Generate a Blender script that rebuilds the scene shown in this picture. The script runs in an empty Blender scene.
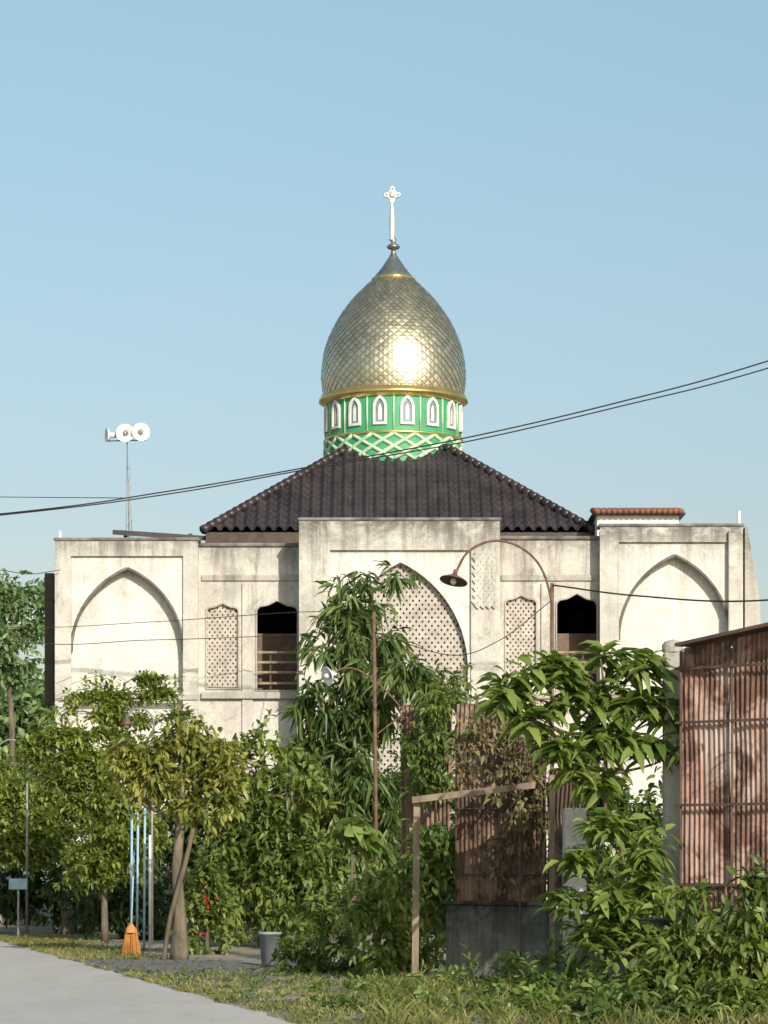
import bpy, bmesh, math, random
import numpy as np
from mathutils import Vector, Matrix
random.seed(7); rng=np.random.default_rng(7)
F=2800.0; EYE=1.6
def S(u,v,Y):
    """survey-sheet units -> metres on the plane at distance Y"""
    return Vector(((u-384)*Y/F, Y, EYE+(850-v)*Y/F))
scene=bpy.context.scene
col=scene.collection
# ---------------------------------------------------------------- materials
def newmat(name):
    m=bpy.data.materials.new(name); m.use_nodes=True
    nt=m.node_tree; b=nt.nodes['Principled BSDF']
    return m,nt,b
def ramp(nt,src,stops):
    r=nt.nodes.new('ShaderNodeValToRGB')
    e=r.color_ramp.elements
    while len(e)<len(stops): e.new(0.5)
    for i,(p,c) in enumerate(stops):
        e[i].position=p; e[i].color=(c[0],c[1],c[2],1) if not isinstance(c,(int,float)) else (c,c,c,1)
    nt.links.new(src,r.inputs[0]); return r
def noise(nt,scale,detail=6,rough=.6,mapscale=None,dist=0):
    g=nt.nodes.new('ShaderNodeNewGeometry'); src=g.outputs['Position']
    if mapscale:
        mp=nt.nodes.new('ShaderNodeMapping'); mp.inputs['Scale'].default_value=mapscale
        nt.links.new(src,mp.inputs[0]); src=mp.outputs[0]
    n=nt.nodes.new('ShaderNodeTexNoise'); n.inputs['Scale'].default_value=scale
    n.inputs['Detail'].default_value=detail; n.inputs['Roughness'].default_value=rough
    n.inputs['Distortion'].default_value=dist
    nt.links.new(src,n.inputs['Vector']); return n.outputs['Fac']
def mix(nt,fac,a,b,mode='MIX'):
    m=nt.nodes.new('ShaderNodeMix'); m.data_type='RGBA'; m.blend_type=mode
    if hasattr(fac,'links'): nt.links.new(fac,m.inputs[0])
    else: m.inputs[0].default_value=fac
    for s,i in ((a,6),(b,7)):
        if hasattr(s,'links'): nt.links.new(s,m.inputs[i])
        else: m.inputs[i].default_value=(s[0],s[1],s[2],1)
    return m.outputs[2]
def mul(nt,a,b):
    m=nt.nodes.new('ShaderNodeMath'); m.operation='MULTIPLY'
    for s,i in ((a,0),(b,1)):
        if hasattr(s,'links'): nt.links.new(s,m.inputs[i])
        else: m.inputs[i].default_value=s
    return m.outputs[0]
def bump(nt,b,src,strength=.3,dist=.02):
    bp=nt.nodes.new('ShaderNodeBump'); bp.inputs['Strength'].default_value=strength
    bp.inputs['Distance'].default_value=dist
    nt.links.new(src,bp.inputs['Height']); nt.links.new(bp.outputs[0],b.inputs['Normal'])
def simple(name,c1,c2=None,rough=.7,scale=6,metal=0,bmp=.2,mapscale=None,lo=.35,hi=.65):
    m,nt,b=newmat(name)
    c2=c2 or tuple(x*.7 for x in c1)
    f=noise(nt,scale,mapscale=mapscale)
    r=ramp(nt,f,[(lo,c1),(hi,c2)])
    nt.links.new(r.outputs[0],b.inputs['Base Color'])
    b.inputs['Roughness'].default_value=rough; b.inputs['Metallic'].default_value=metal
    if bmp: bump(nt,b,noise(nt,scale*5),bmp,.01)
    return m
def plaster(name,clean,dirty,dark,ztop=8.2,amount=1.0):
    m,nt,b=newmat(name)
    big=ramp(nt,noise(nt,.7,9,.70,None,.8),[(.44,0),(.62,1)])
    c=mix(nt,mul(nt,big.outputs[0],.8),clean,dirty)
    blot=ramp(nt,noise(nt,2.6,9,.78,(1,1,.7),.5),[(.52,0),(.66,.75)])
    c=mix(nt,mul(nt,blot.outputs[0],amount),c,tuple(x*.66 for x in dirty))
    g=nt.nodes.new('ShaderNodeNewGeometry'); sp=nt.nodes.new('ShaderNodeSeparateXYZ')
    nt.links.new(g.outputs['Position'],sp.inputs[0])
    def zmask(a,b_,lo=0,hi=1):
        mr=nt.nodes.new('ShaderNodeMapRange'); mr.inputs[1].default_value=a; mr.inputs[2].default_value=b_
        mr.inputs[3].default_value=lo; mr.inputs[4].default_value=hi
        nt.links.new(sp.outputs[2],mr.inputs[0]); return mr.outputs[0]
    st=ramp(nt,noise(nt,1.0,7,.7,(3.4,3.4,.26),.4),[(.48,0),(.64,1)])
    c=mix(nt,mul(nt,mul(nt,st.outputs[0],zmask(ztop-2.4,ztop,.12,.85)),amount),c,dark)
    st2=ramp(nt,noise(nt,1.0,5,.7,(9,9,.7),.3),[(.5,0),(.64,.5)])
    c=mix(nt,mul(nt,st2.outputs[0],zmask(ztop-.9,ztop,.05,.9)),c,dark)
    gr=ramp(nt,noise(nt,2.2,8,.75,(1,1,1.6),.5),[(.38,.05),(.56,.95)])
    c=mix(nt,mul(nt,zmask(ztop-.75,ztop-.03),gr.outputs[0]),c,dark)
    fine=ramp(nt,noise(nt,26,5,.75),[(.3,.78),(.7,1.1)])
    c=mix(nt,1.0,c,fine.outputs[0],'MULTIPLY')
    nt.links.new(c,b.inputs['Base Color']); b.inputs['Roughness'].default_value=.95
    bump(nt,b,noise(nt,14,8,.7),.5,.03)
    return m
M={}
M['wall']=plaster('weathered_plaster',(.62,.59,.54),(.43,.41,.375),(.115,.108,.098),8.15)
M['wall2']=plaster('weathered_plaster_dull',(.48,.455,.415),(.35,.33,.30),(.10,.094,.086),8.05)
M['panelw']=plaster('limewashed_panel',(.72,.70,.66),(.58,.56,.52),(.19,.18,.16),8.1,.6)
M['coping']=simple('grimy_coping',(.25,.23,.21),(.09,.085,.08),.95,3)
M['archshade']=simple('shadow_line_moulding',(.17,.16,.145),(.09,.083,.075),.95,3)  # dark colour paints the shadow line along the end-bay arches
M['lattice']=simple('lattice_cement',(.50,.46,.41),(.34,.31,.28),.9,4)
M['wooddark']=simple('dark_wood',(.07,.045,.03),(.03,.02,.015),.6,8)
M['brownscreen']=simple('brown_timber_screen',(.20,.13,.09),(.11,.075,.05),.7,5)
M['white']=simple('white_paint',(.78,.77,.74),(.6,.58,.55),.5,4,bmp=.05)
M['green']=simple('green_paint',(.05,.33,.15),(.045,.27,.125),.45,3,bmp=.05)
M['mint']=simple('mint_paint',(.50,.64,.46),(.36,.52,.34),.5,3,bmp=.05)
M['pane']=simple('grey_glass',(.22,.27,.30),(.14,.17,.19),.2,5,bmp=0)
M['ringgold']=simple('gold_trim',(.80,.60,.24),(.62,.46,.18),.3,4,metal=.85,bmp=.05)
M['grout']=simple('dome_seam',(.24,.21,.14),(.17,.15,.10),.6,4,metal=.5,bmp=0)
M['spire']=simple('grey_spire_metal',(.26,.28,.27),(.18,.2,.19),.35,5,metal=.7,bmp=.05)
M['finial']=simple('finial_steel',(.85,.80,.72),(.7,.66,.6),.3,5,metal=.6,bmp=0)
def domemat():
    m,nt,b=newmat('gilded_tiles')
    at=nt.nodes.new('ShaderNodeAttribute'); at.attribute_name='tone'
    r=ramp(nt,at.outputs['Fac'],[(0,(.52,.46,.31)),(.5,(.58,.52,.36)),(1,(.66,.59,.42))])
    nt.links.new(r.outputs[0],b.inputs['Base Color'])
    b.inputs['Metallic'].default_value=.9
    r2=ramp(nt,at.outputs['Fac'],[(0,.33),(1,.41)])
    nt.links.new(r2.outputs[0],b.inputs['Roughness'])
    return m
M['dome']=domemat()
M['tile']=simple('dark_glazed_tile',(.046,.035,.038),(.020,.016,.018),.42,1.6,bmp=.15)
M['redtile']=simple('red_clay_tile',(.28,.10,.06),(.14,.06,.04),.7,4)
M['metal']=simple('grey_steel',(.30,.30,.30),(.2,.2,.2),.5,8,metal=.5)
M['rustpole']=simple('rusty_pole',(.18,.10,.065),(.09,.05,.035),.75,9)
M['rustlamp']=simple('rusty_lamp_enamel',(.16,.08,.055),(.08,.045,.035),.6,12)
M['wire']=simple('wire_rubber',(.03,.03,.03),(.02,.02,.02),.7,3,bmp=0)
M['bark']=simple('bark',(.17,.13,.09),(.08,.06,.04),.95,7,mapscale=(1,1,.3),bmp=.6)
M['barkgrey']=simple('grey_bark',(.20,.165,.12),(.085,.07,.05),.95,9,mapscale=(1,1,.3),bmp=.8)
M['wood']=simple('weathered_timber',(.33,.26,.19),(.16,.12,.085),.85,6,mapscale=(1,1,.2),bmp=.3)
M['concrete']=simple('raw_concrete',(.36,.34,.30),(.20,.19,.165),.9,3,bmp=.3)
M['mossy']=plaster('mossy_concrete',(.26,.25,.22),(.14,.14,.11),(.03,.032,.024),1.0)
M['bluepipe']=simple('pale_blue_pipe',(.35,.50,.60),(.25,.38,.48),.5,8,bmp=0)
M['orange']=simple('straw_orange',(.55,.26,.07),(.38,.16,.04),.7,10)
M['bin']=simple('grey_bin',(.30,.34,.36),(.2,.22,.23),.6,6)
M['hornwhite']=simple('horn_enamel',(.82,.82,.82),(.7,.7,.7),.4,6,bmp=0)
M['flower']=simple('red_petal',(.50,.03,.02),(.4,.01,.015),.5,20,bmp=0)
def rustmat(name,paint,paint2,rust,rust2,thr=.5):
    m,nt,b=newmat(name)
    p=ramp(nt,noise(nt,1.3,6,.65,(1,1,.5)),[(.38,paint),(.60,paint2)])
    r=ramp(nt,noise(nt,7,6,.7,(1,1,.35)),[(.35,rust),(.65,rust2)])
    f=ramp(nt,noise(nt,1.6,9,.78,(1.2,1.2,1.0),.5),[(thr-.04,0),(thr+.05,1)])
    c=mix(nt,f.outputs[0],p.outputs[0],r.outputs[0])
    s=ramp(nt,noise(nt,1,6,.7,(14,14,.6)),[(.42,1.12),(.64,.55)])
    c=mix(nt,1.0,c,s.outputs[0],'MULTIPLY')
    nt.links.new(c,b.inputs['Base Color']); b.inputs['Roughness'].default_value=.75
    bump(nt,b,noise(nt,40),.25,.01); return m
M['rustA']=rustmat('rusty_corrugated_faded',(.46,.36,.32),(.33,.185,.145),(.175,.085,.055),(.085,.045,.032),.49)
M['rustB']=rustmat('rusty_corrugated',(.30,.205,.145),(.23,.135,.09),(.14,.075,.045),(.07,.042,.03),.48)
M['rustdark']=simple('rusted_roof_sheet',(.12,.07,.05),(.05,.035,.03),.8,5)
def leafmat(name,d,m_,l,tr=.35,rough=.42):
    m,nt,b=newmat(name)
    at=nt.nodes.new('ShaderNodeAttribute'); at.attribute_name='tone'
    r=ramp(nt,at.outputs['Fac'],[(0,d),(.5,m_),(1,l)])
    nt.links.new(r.outputs[0],b.inputs['Base Color']); b.inputs['Roughness'].default_value=rough
    t=nt.nodes.new('ShaderNodeBsdfTranslucent')
    c=mix(nt,1.0,r.outputs[0],(1.6,1.6,.8),'MULTIPLY'); nt.links.new(c,t.inputs[0])
    ms=nt.nodes.new('ShaderNodeMixShader'); ms.inputs[0].default_value=tr
    nt.links.new(b.outputs[0],ms.inputs[1]); nt.links.new(t.outputs[0],ms.inputs[2])
    nt.links.new(ms.outputs[0],nt.nodes['Material Output'].inputs[0]); return m
M['lf_mango']=leafmat('leaf_mango',(.04,.075,.02),(.09,.145,.04),(.21,.26,.09))
M['lf_green']=leafmat('leaf_green',(.05,.09,.02),(.125,.18,.04),(.25,.30,.08))
M['lf_bright']=leafmat('leaf_bright',(.07,.12,.025),(.155,.225,.05),(.30,.36,.11))
M['lf_layer']=leafmat('leaf_terminalia',(.10,.14,.03),(.21,.27,.065),(.38,.43,.13),.4)
M['lf_yellow']=leafmat('leaf_yellow',(.10,.13,.03),(.25,.275,.065),(.46,.43,.13),.4)
M['lf_dark']=leafmat('leaf_dark',(.025,.045,.014),(.05,.085,.022),(.10,.14,.04))
M['lf_far_hazed']=leafmat('leaf_far_hazed',(.12,.19,.09),(.18,.27,.12),(.28,.38,.18))  # lightened: distance haze is mixed into the leaf colour
M['lf_dry']=leafmat('leaf_dry',(.08,.06,.03),(.15,.12,.06),(.22,.21,.09),.15,.7)
M['grass']=leafmat('grass_blade',(.10,.12,.03),(.20,.21,.06),(.40,.35,.17),.3,.6)

# ---------------------------------------------------------------- helpers
def parent_empty(name,loc=(0,0,0)):
    e=bpy.data.objects.new(name,None); col.objects.link(e); e.empty_display_size=.3
    return e
def link(me,name,mat,parent=None,smooth=False):
    o=bpy.data.objects.new(name,me); col.objects.link(o)
    if mat: me.materials.append(mat)
    if smooth: me.polygons.foreach_set('use_smooth',[True]*len(me.polygons))
    if parent: o.parent=parent
    return o
def box(name,x0,x1,y0,y1,z0,z1,mat,parent=None,bev=.012):
    bm=bmesh.new(); bmesh.ops.create_cube(bm,size=1)
    for v in bm.verts:
        v.co=Vector((x0+(v.co.x+.5)*(x1-x0),y0+(v.co.y+.5)*(y1-y0),z0+(v.co.z+.5)*(z1-z0)))
    if bev: bmesh.ops.bevel(bm,geom=bm.edges[:],offset=bev,segments=1,affect='EDGES')
    me=bpy.data.meshes.new(name); bm.to_mesh(me); bm.free()
    return link(me,name,mat,parent)
class MB:
    def __init__(s): s.v=[]; s.f=[]
    def tube(s,pts,rad,seg=8,cap=True):
        pts=[Vector(p) for p in pts]
        if not hasattr(rad,'__len__'): rad=[rad]*len(pts)
        b=len(s.v); up=Vector((0,0,1))
        ref=None
        for i,p in enumerate(pts):
            d=(pts[min(i+1,len(pts)-1)]-pts[max(i-1,0)]).normalized()
            if ref is None:
                ref=up if abs(d.z)<.9 else Vector((1,0,0))
            a=d.cross(ref).normalized(); c=a.cross(d).normalized(); ref=c
            for k in range(seg):
                t=2*math.pi*k/seg
                s.v.append(p+(a*math.cos(t)+c*math.sin(t))*rad[i])
        for i in range(len(pts)-1):
            for k in range(seg):
                k2=(k+1)%seg
                s.f.append((b+i*seg+k,b+i*seg+k2,b+(i+1)*seg+k2,b+(i+1)*seg+k))
        if cap:
            s.f.append(tuple(b+k for k in range(seg))[::-1]); e=b+(len(pts)-1)*seg
            s.f.append(tuple(e+k for k in range(seg)))
    def bx(s,c,ax,ay,az):
        b=len(s.v); c=Vector(c)
        for i in (-1,1):
            for j in (-1,1):
                for k in (-1,1): s.v.append(c+ax*i+ay*j+az*k)
        for q in ((0,1,3,2),(4,6,7,5),(0,4,5,1),(2,3,7,6),(0,2,6,4),(1,5,7,3)):
            s.f.append(tuple(b+x for x in q))
    def lathe(s,prof,c,seg=48,axis=None):
        c=Vector(c); b=len(s.v); q=None
        if axis is not None: q=Vector(axis).to_track_quat('Z','Y')
        for r,z in prof:
            for k in range(seg):
                t=2*math.pi*k/seg; p=Vector((r*math.cos(t),r*math.sin(t),z))
                if q: p=q@p
                s.v.append(c+p)
        for i in range(len(prof)-1):
            for k in range(seg):
                k2=(k+1)%seg
                s.f.append((b+i*seg+k,b+i*seg+k2,b+(i+1)*seg+k2,b+(i+1)*seg+k))
    def build(s,name,mat,parent=None,smooth=True):
        me=bpy.data.meshes.new(name); me.from_pydata([tuple(x) for x in s.v],[],s.f); me.update()
        bm=bmesh.new(); bm.from_mesh(me); bmesh.ops.recalc_face_normals(bm,faces=bm.faces[:]); bm.to_mesh(me); bm.free()
        return link(me,name,mat,parent,smooth)
def plate(name,outline,holes,y0,y1,mat,parent):
    """flat wall panel in the XZ plane with openings, thickness y0..y1"""
    cu=bpy.data.curves.new(name,'CURVE'); cu.dimensions='2D'; cu.fill_mode='BOTH'
    for poly in [outline]+holes:
        sp=cu.splines.new('POLY'); sp.points.add(len(poly)-1)
        for i,(x,z) in enumerate(poly): sp.points[i].co=(x,z,0,1)
        sp.use_cyclic_u=True
    cu.extrude=(y1-y0)/2
    o=bpy.data.objects.new('tmp',cu); col.objects.link(o)
    dg=bpy.context.evaluated_depsgraph_get(); dg.update()
    me=bpy.data.meshes.new_from_object(o.evaluated_get(dg)); bpy.data.objects.remove(o)
    ym=(y0+y1)/2
    bm=bmesh.new(); bm.from_mesh(me)
    for v in bm.verts: v.co=Vector((v.co.x,ym-v.co.z,v.co.y))
    bmesh.ops.remove_doubles(bm,verts=bm.verts[:],dist=1e-5)
    bmesh.ops.recalc_face_normals(bm,faces=bm.faces[:]); bm.to_mesh(me); bm.free()
    me.materials.clear(); return link(me,name,mat,parent)
def arch(cx,half,zb,za,n=14):
    R=(half**2+(za-zb)**2)/(2*half); a1=math.asin((za-zb)/R)
    if half<R and (za-zb)>R: a1=math.pi-a1
    pts=[]
    for i in range(n+1):
        a=a1*i/n; pts.append((cx+half-R+R*math.cos(a),zb+R*math.sin(a)))
    left=[(2*cx-x,z) for x,z in pts[:-1]][::-1]
    return pts+left      # right base -> apex -> left base
def inside(poly,x,z):
    c=False; j=len(poly)-1
    for i in range(len(poly)):
        xi,zi=poly[i]; xj,zj=poly[j]
        if (zi>z)!=(zj>z) and x<(xj-xi)*(z-zi)/(zj-zi)+xi: c=not c
        j=i
    return c
def lattice(name,poly,y,mat,parent,pitch=.15,w=.035):
    xs=[p[0] for p in poly]; zs=[p[1] for p in poly]
    x0,x1,z0,z1=min(xs),max(xs),min(zs),max(zs); mb=MB()
    Lm=(x1-x0)+(z1-z0)
    for sgn in (1,-1):
        k=-int(Lm/pitch)
        while k<int(Lm/pitch)+1:
            cx=(x0+x1)/2+k*pitch; st=None; n=int(Lm/.03)
            for i in range(n+1):
                t=-Lm/2+Lm*i/n
                x=cx+t*1.0*sgn*.75; z=(z0+z1)/2+t; ins=inside(poly,x,z) and i<n
                if ins and st is None: st=(x,z)
                if not ins and st is not None:
                    a=Vector((st[0],y+(.0 if sgn>0 else .006),st[1])); b=Vector((x,a.y,z)); d=b-a
                    if d.length>.05:
                        dn=d.normalized(); side=dn.cross(Vector((0,1,0)))
                        mb.bx((a+b)/2,dn*d.length/2,Vector((0,.03,0)),side*w)
                    st=None
            k+=1
    return mb.build(name,mat,parent,False)
def smoothpath(pts,n=14):
    pts=[Vector(p) for p in pts]; out=[]
    ext=[pts[0]*2-pts[1]]+pts+[pts[-1]*2-pts[-2]]
    for i in range(1,len(ext)-2):
        for k in range(n):
            t=k/n; a,b,c,d=ext[i-1],ext[i],ext[i+1],ext[i+2]
            out.append(.5*((2*b)+(-a+c)*t+(2*a-5*b+4*c-d)*t*t+(-a+3*b-3*c+d)*t**3))
    out.append(pts[-1]); return out
wire=smoothpath
# ---------------------------------------------------------------- ground & road
def sheet(name,pts,z,mat):
    me=bpy.data.meshes.new(name); me.from_pydata([(x,y,z) for x,y in pts],[],[tuple(range(len(pts)))]); me.update()
    return link(me,name,mat)
m,nt,b=newmat('earth_and_grass')
f=ramp(nt,noise(nt,1.1,9,.75),[(.47,0),(.60,1)])
g1=ramp(nt,noise(nt,9,6,.7),[(.3,(.24,.21,.165)),(.7,(.40,.355,.29))])
g2=ramp(nt,noise(nt,14,6,.7),[(.3,(.08,.095,.035)),(.7,(.17,.165,.07))])
nt.links.new(mix(nt,f.outputs[0],g1.outputs[0],g2.outputs[0]),b.inputs['Base Color']); b.inputs['Roughness'].default_value=1
bump(nt,b,noise(nt,22,6),.8,.06)
sheet('ground',[(-900,-200),(900,-200),(900,1500),(-900,1500)],0,m)
m,nt,b=newmat('cement_road')
c=ramp(nt,noise(nt,.5,8,.7,(1,.25,1)),[(.35,(.48,.455,.43)),(.65,(.40,.38,.36))]).outputs[0]
c=mix(nt,ramp(nt,noise(nt,2.2,8,.75,(1,.35,1)),[(.52,0),(.7,.5)]).outputs[0],c,(.29,.27,.24))
c=mix(nt,1.0,c,ramp(nt,noise(nt,40,3,.7),[(.3,.88),(.7,1.06)]).outputs[0],'MULTIPLY')
nt.links.new(c,b.inputs['Base Color']); b.inputs['Roughness'].default_value=.85; bump(nt,b,noise(nt,30,6),.4,.01)
M['road']=m
def edge(Y): return -.85-.255*(Y-26)
def je(Y): return edge(Y)+.05*math.sin(Y*2.1)+.035*math.sin(Y*5.3)
redge=[(edge(Y),Y) for Y in (-30,0,20)]+[(je(Y),Y) for Y in np.arange(22,49.5,.25)]+[(-8.4,54),(-11,60),(-15,67),(-21,76),(-40,98)]
ledge=[(-46,98),(-27,78),(-20.5,69),(-16.5,61),(-13.6,54)]+[(edge(Y)-5.2,Y) for Y in (49,40,30,20,0,-30)]
sheet('road',redge+ledge,.006,M['road'])
M['apron']=simple('asphalt_apron',(.11,.108,.105),(.17,.16,.15),.95,5,bmp=.5)
ap=[(-2.65,33.2),(-2.4,33.6),(-1.9,34.0),(-1.7,35),(-1.55,36),(-1.75,37.2),(-1.6,38.5),(-2.1,40.2),(-3.5,41.0),(-4.65,41.2),(edge(37)+.05,37)]
sheet('driveway_apron',ap,.011,M['apron'])

# ---------------------------------------------------------------- mosque
mosque=parent_empty('mosque')
def PX(u,Y): return (u-384)*Y/F
def PZ(v,Y): return EYE+(850-v)*Y/F
def endbay(tag,u0,u1,vt,ui0,ui1,vpan,vapex,vbase):
    Y=56.0
    x0,x1,zt=PX(u0,Y),PX(u1,Y),PZ(vt,Y)
    xi0,xi1,zp=PX(ui0,Y),PX(ui1,Y),PZ(vpan,Y)
    plate(tag+'_frame',[(x0,0),(x1,0),(x1,zt),(x0,zt)],[[(xi0,.25),(xi1,.25),(xi1,zp),(xi0,zp)]],Y,Y+.06,M['wall'],mosque)
    cx=(xi0+xi1)/2; zb=PZ(vbase,Y); za=PZ(vapex,Y)
    a=arch(cx,(xi1-xi0)/2+.004,zb,za)
    half=len(a)//2
    R=[(xi1+.03,zp+.03),(xi1+.03,zb)]+a[:half+1]+[(cx,zp+.03)]
    Lh=[(xi0-.03,zb),(xi0-.03,zp+.03),(cx+.001,zp+.03)]+a[half:]
    plate(tag+'_spandrel',R,[],Y+.064,Y+.28,M['panelw'],mosque)
    plate(tag+'_spandrel_2',Lh,[],Y+.064,Y+.28,M['panelw'],mosque)
    mb=MB()
    pts=[Vector((x*1.0,Y+.07,z)) for x,z in a]
    mb.tube(pts[:half+1],.036,6); mb.tube(pts[half:],.036,6)
    mb.build(tag+'_arch_shade_moulding',M['archshade'],mosque)  # dark tube drawn as the arch's shadow line
    box(tag+'_panel',x0+.02,x1-.02,Y+.284,Y+.5,.1,zt-.03,M['panelw'],mosque)
    box(tag+'_coping',x0-.03,x1+.03,Y-.03,Y+.55,zt+.002,zt+.07,M['coping'],mosque,.02)
    box(tag+'_ledge',x0+.003,x1-.003,Y-.035,Y-.003,PZ(700,Y),PZ(694,Y),M['wall2'],mosque,.008)
endbay('west_bay',55,198,541,71,183,556,568,652)
endbay('east_bay',600,743,527,619,731,542,555,640)
box('east_bay_pier',PX(728,56),PX(742,56),55.9,55.995,0,PZ(531,56),M['wall'],mosque)
mb=MB(); xa=PX(743,56.3)
for y in (56.02,56.5):
    mb.v+= [Vector((xa+.003,y,0)),Vector((xa+.6,y,0)),Vector((xa+.30,y,PZ(600,56))),Vector((xa+.05,y,PZ(527,56))),Vector((xa+.003,y,PZ(527,56)))]
mb.f=[(0,1,2,3,4),(9,8,7,6,5)]+[(i,(i+1)%5,(i+1)%5+5,i+5) for i in range(5)]
mb.build('buttress',M['wall2'],mosque,False)
def wintop(cx,hw,zs,h):
    prof=[(1,0),(.97,.25),(.86,.45),(.66,.52),(.5,.56),(.34,.68),(.16,.86),(0,1)]
    r=[(cx+hw*a,zs+h*b) for a,b in prof]; l=[(cx-hw*a,zs+h*b) for a,b in prof[:-1]][::-1]
    return r+l
def window(u0,u1,vb,vs,vt,Y):
    x0,x1=PX(u0,Y),PX(u1,Y)
    return [(x0,PZ(vb,Y)),(x1,PZ(vb,Y))]+wintop((x0+x1)/2,(x1-x0)/2,PZ(vs,Y),PZ(vt,Y)-PZ(vs,Y))
def frameshape(poly,g):
    xs=[p[0] for p in poly]; zs=[p[1] for p in poly]; cx=(min(xs)+max(xs))/2; cz=(min(zs)+max(zs))/2
    sx=1+2*g/(max(xs)-min(xs)); sz=1+2*g/(max(zs)-min(zs))
    return [(cx+(x-cx)*sx,cz+(z-cz)*sz) for x,z in poly]
def midwall(tag,u0,u1,vt,wins):
    Y=56.42; x0,x1,zt=PX(u0,Y),PX(u1,Y),PZ(vt,Y)
    polys=[window(*w[:5],Y) for w in wins]
    plate(tag+'_wall',[(x0,0),(x1,0),(x1,zt),(x0,zt)],polys,Y,Y+.2,M['wall'],mosque)
    for i,(w,p) in enumerate(zip(wins,polys)):
        plate(f'{tag}_window_frame_{i+1}',frameshape(p,.03),[p],Y-.03,Y-.003,M['wall2'],mosque)
        if w[5]: lattice(f'{tag}_window_lattice_{i+1}',p,Y+.08,M['lattice'],mosque,.105,.026)
        else:
            xs=[q[0] for q in p]
            for j,v in enumerate((652,662,672,683)):
                box(f'{tag}_rail_{i+1}_{j+1}',min(xs)+.002,max(xs)-.002,Y+.08,Y+.12,PZ(v+1.2,Y),PZ(v-1.2,Y),M['wood'],mosque,.004)
            for j,q in enumerate((.33,.66)):
                xx=min(xs)+(max(xs)-min(xs))*q
                box(f'{tag}_baluster_{i+1}_{j+1}',xx-.02,xx+.02,Y+.123,Y+.16,PZ(689,Y),PZ(652,Y),M['wooddark'],mosque,.004)
            box(f'{tag}_timber_screen_{i+1}',min(xs)-.2,max(xs)+.2,Y+.9,Y+.95,4.36,PZ(630,Y),M['brownscreen'],mosque,.004)
    box(tag+'_coping',x0,x1,Y-.05,Y+.25,zt+.002,zt+.08,M['coping'],mosque,.02)
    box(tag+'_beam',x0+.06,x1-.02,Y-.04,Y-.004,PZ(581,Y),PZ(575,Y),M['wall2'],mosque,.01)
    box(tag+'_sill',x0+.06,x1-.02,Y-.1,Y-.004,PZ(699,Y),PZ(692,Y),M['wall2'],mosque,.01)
    for j,u in enumerate([(wins[0][1]+wins[1][0])/2]):
        box(f'{tag}_pilaster_{j+1}',PX(u-5.5,Y),PX(u+5.5,Y),Y-.045,Y-.003,.0,PZ(583,Y),M['wall'],mosque,.01)
midwall('west',198.5,302,547,[(207,238,688,612,604,True),(257,297,690,612,601,False)])
midwall('east',498,600,540,[(506,536,682,604,596,True),(557,597,690,606,594,False)])
# portal
Y=55.3; x0,x1,zt=PX(299,Y),PX(500,Y),PZ(521,Y); xi0,xi1,zp=PX(330,Y),PX(471,Y),PZ(550,Y)
plate('portal_frame',[(x0,0),(x1,0),(x1,zt),(x0,zt)],[[(xi0,.2),(xi1,.2),(xi1,zp),(xi0,zp)]],Y,Y+.07,M['wall'],mosque)
ac=(xi0+xi1)/2; ah=(xi1-xi0)/2-.06; ar=arch(ac,ah,PZ(668,Y),PZ(562,Y))
hole=ar+[(ac-ah,.3),(ac+ah,.3)]
plate('portal_arch_wall',[(x0+.05,.0),(x1-.05,0),(x1-.05,zt-.03),(x0+.05,zt-.03)],[hole],Y+.074,Y+.4,M['panelw'],mosque)
o1=arch(ac,ah+.06,PZ(668,Y),PZ(562,Y)+.1); 
plate('portal_arch_band',o1+[(ac-ah-.055,.3),(ac-ah-.001,.3)]+ar[::-1]+[(ac+ah+.001,.3),(ac+ah+.055,.3)],[],Y+.045,Y+.071,M['panelw'],mosque)
lattice('portal_lattice',hole,Y+.24,M['lattice'],mosque,.125,.031)
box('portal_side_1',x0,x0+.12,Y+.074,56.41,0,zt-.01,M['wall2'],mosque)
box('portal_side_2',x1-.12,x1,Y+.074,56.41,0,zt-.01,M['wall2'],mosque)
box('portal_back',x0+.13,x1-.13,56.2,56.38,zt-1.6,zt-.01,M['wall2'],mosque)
box('portal_coping',x0-.03,x1+.03,Y-.03,56.45,zt+.002,zt+.07,M['coping'],mosque,.02)
lattice('portal_block_panel',[(PX(474,Y),PZ(608,Y)),(PX(498,Y),PZ(608,Y)),(PX(498,Y),PZ(553,Y)),(PX(474,Y),PZ(553,Y))],Y-.018,M['wall'],mosque,.11,.036)
# hall body
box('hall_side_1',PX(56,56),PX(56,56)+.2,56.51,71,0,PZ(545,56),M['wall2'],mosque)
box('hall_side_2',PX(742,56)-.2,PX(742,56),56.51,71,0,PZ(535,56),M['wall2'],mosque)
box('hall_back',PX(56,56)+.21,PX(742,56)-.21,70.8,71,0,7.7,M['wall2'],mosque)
box('roof_slab',PX(56,56)+.21,PX(742,56)-.21,56.64,70.79,7.62,7.75,M['concrete'],mosque)
box('upper_floor',PX(56,56)+.21,PX(742,56)-.21,56.64,70.79,4.2,4.35,M['concrete'],mosque)
for i,(xx,yy) in enumerate(((-3.6,60),(3.6,60),(-1.6,62),(1.9,62),(-1.2,60))):
    box(f'hall_column_{i+1}',xx-.15,xx+.15,yy,yy+.3,4.36,7.61,M['wall2'],mosque)
box('shutter_board',PX(44.5,57),PX(54,57),57,57.15,PZ(705,57),PZ(573,57),M['wooddark'],mosque)
mb=MB(); mb.tube([S(60,541,56.6)+Vector((0,0,-.5)),S(60,531,56.6)],.03); mb.tube([S(739,531,56.6)+Vector((0,0,-.5)),S(739,511,56.6)],.035)
mb.build('vent_pipes',M['white'],mosque)
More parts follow.
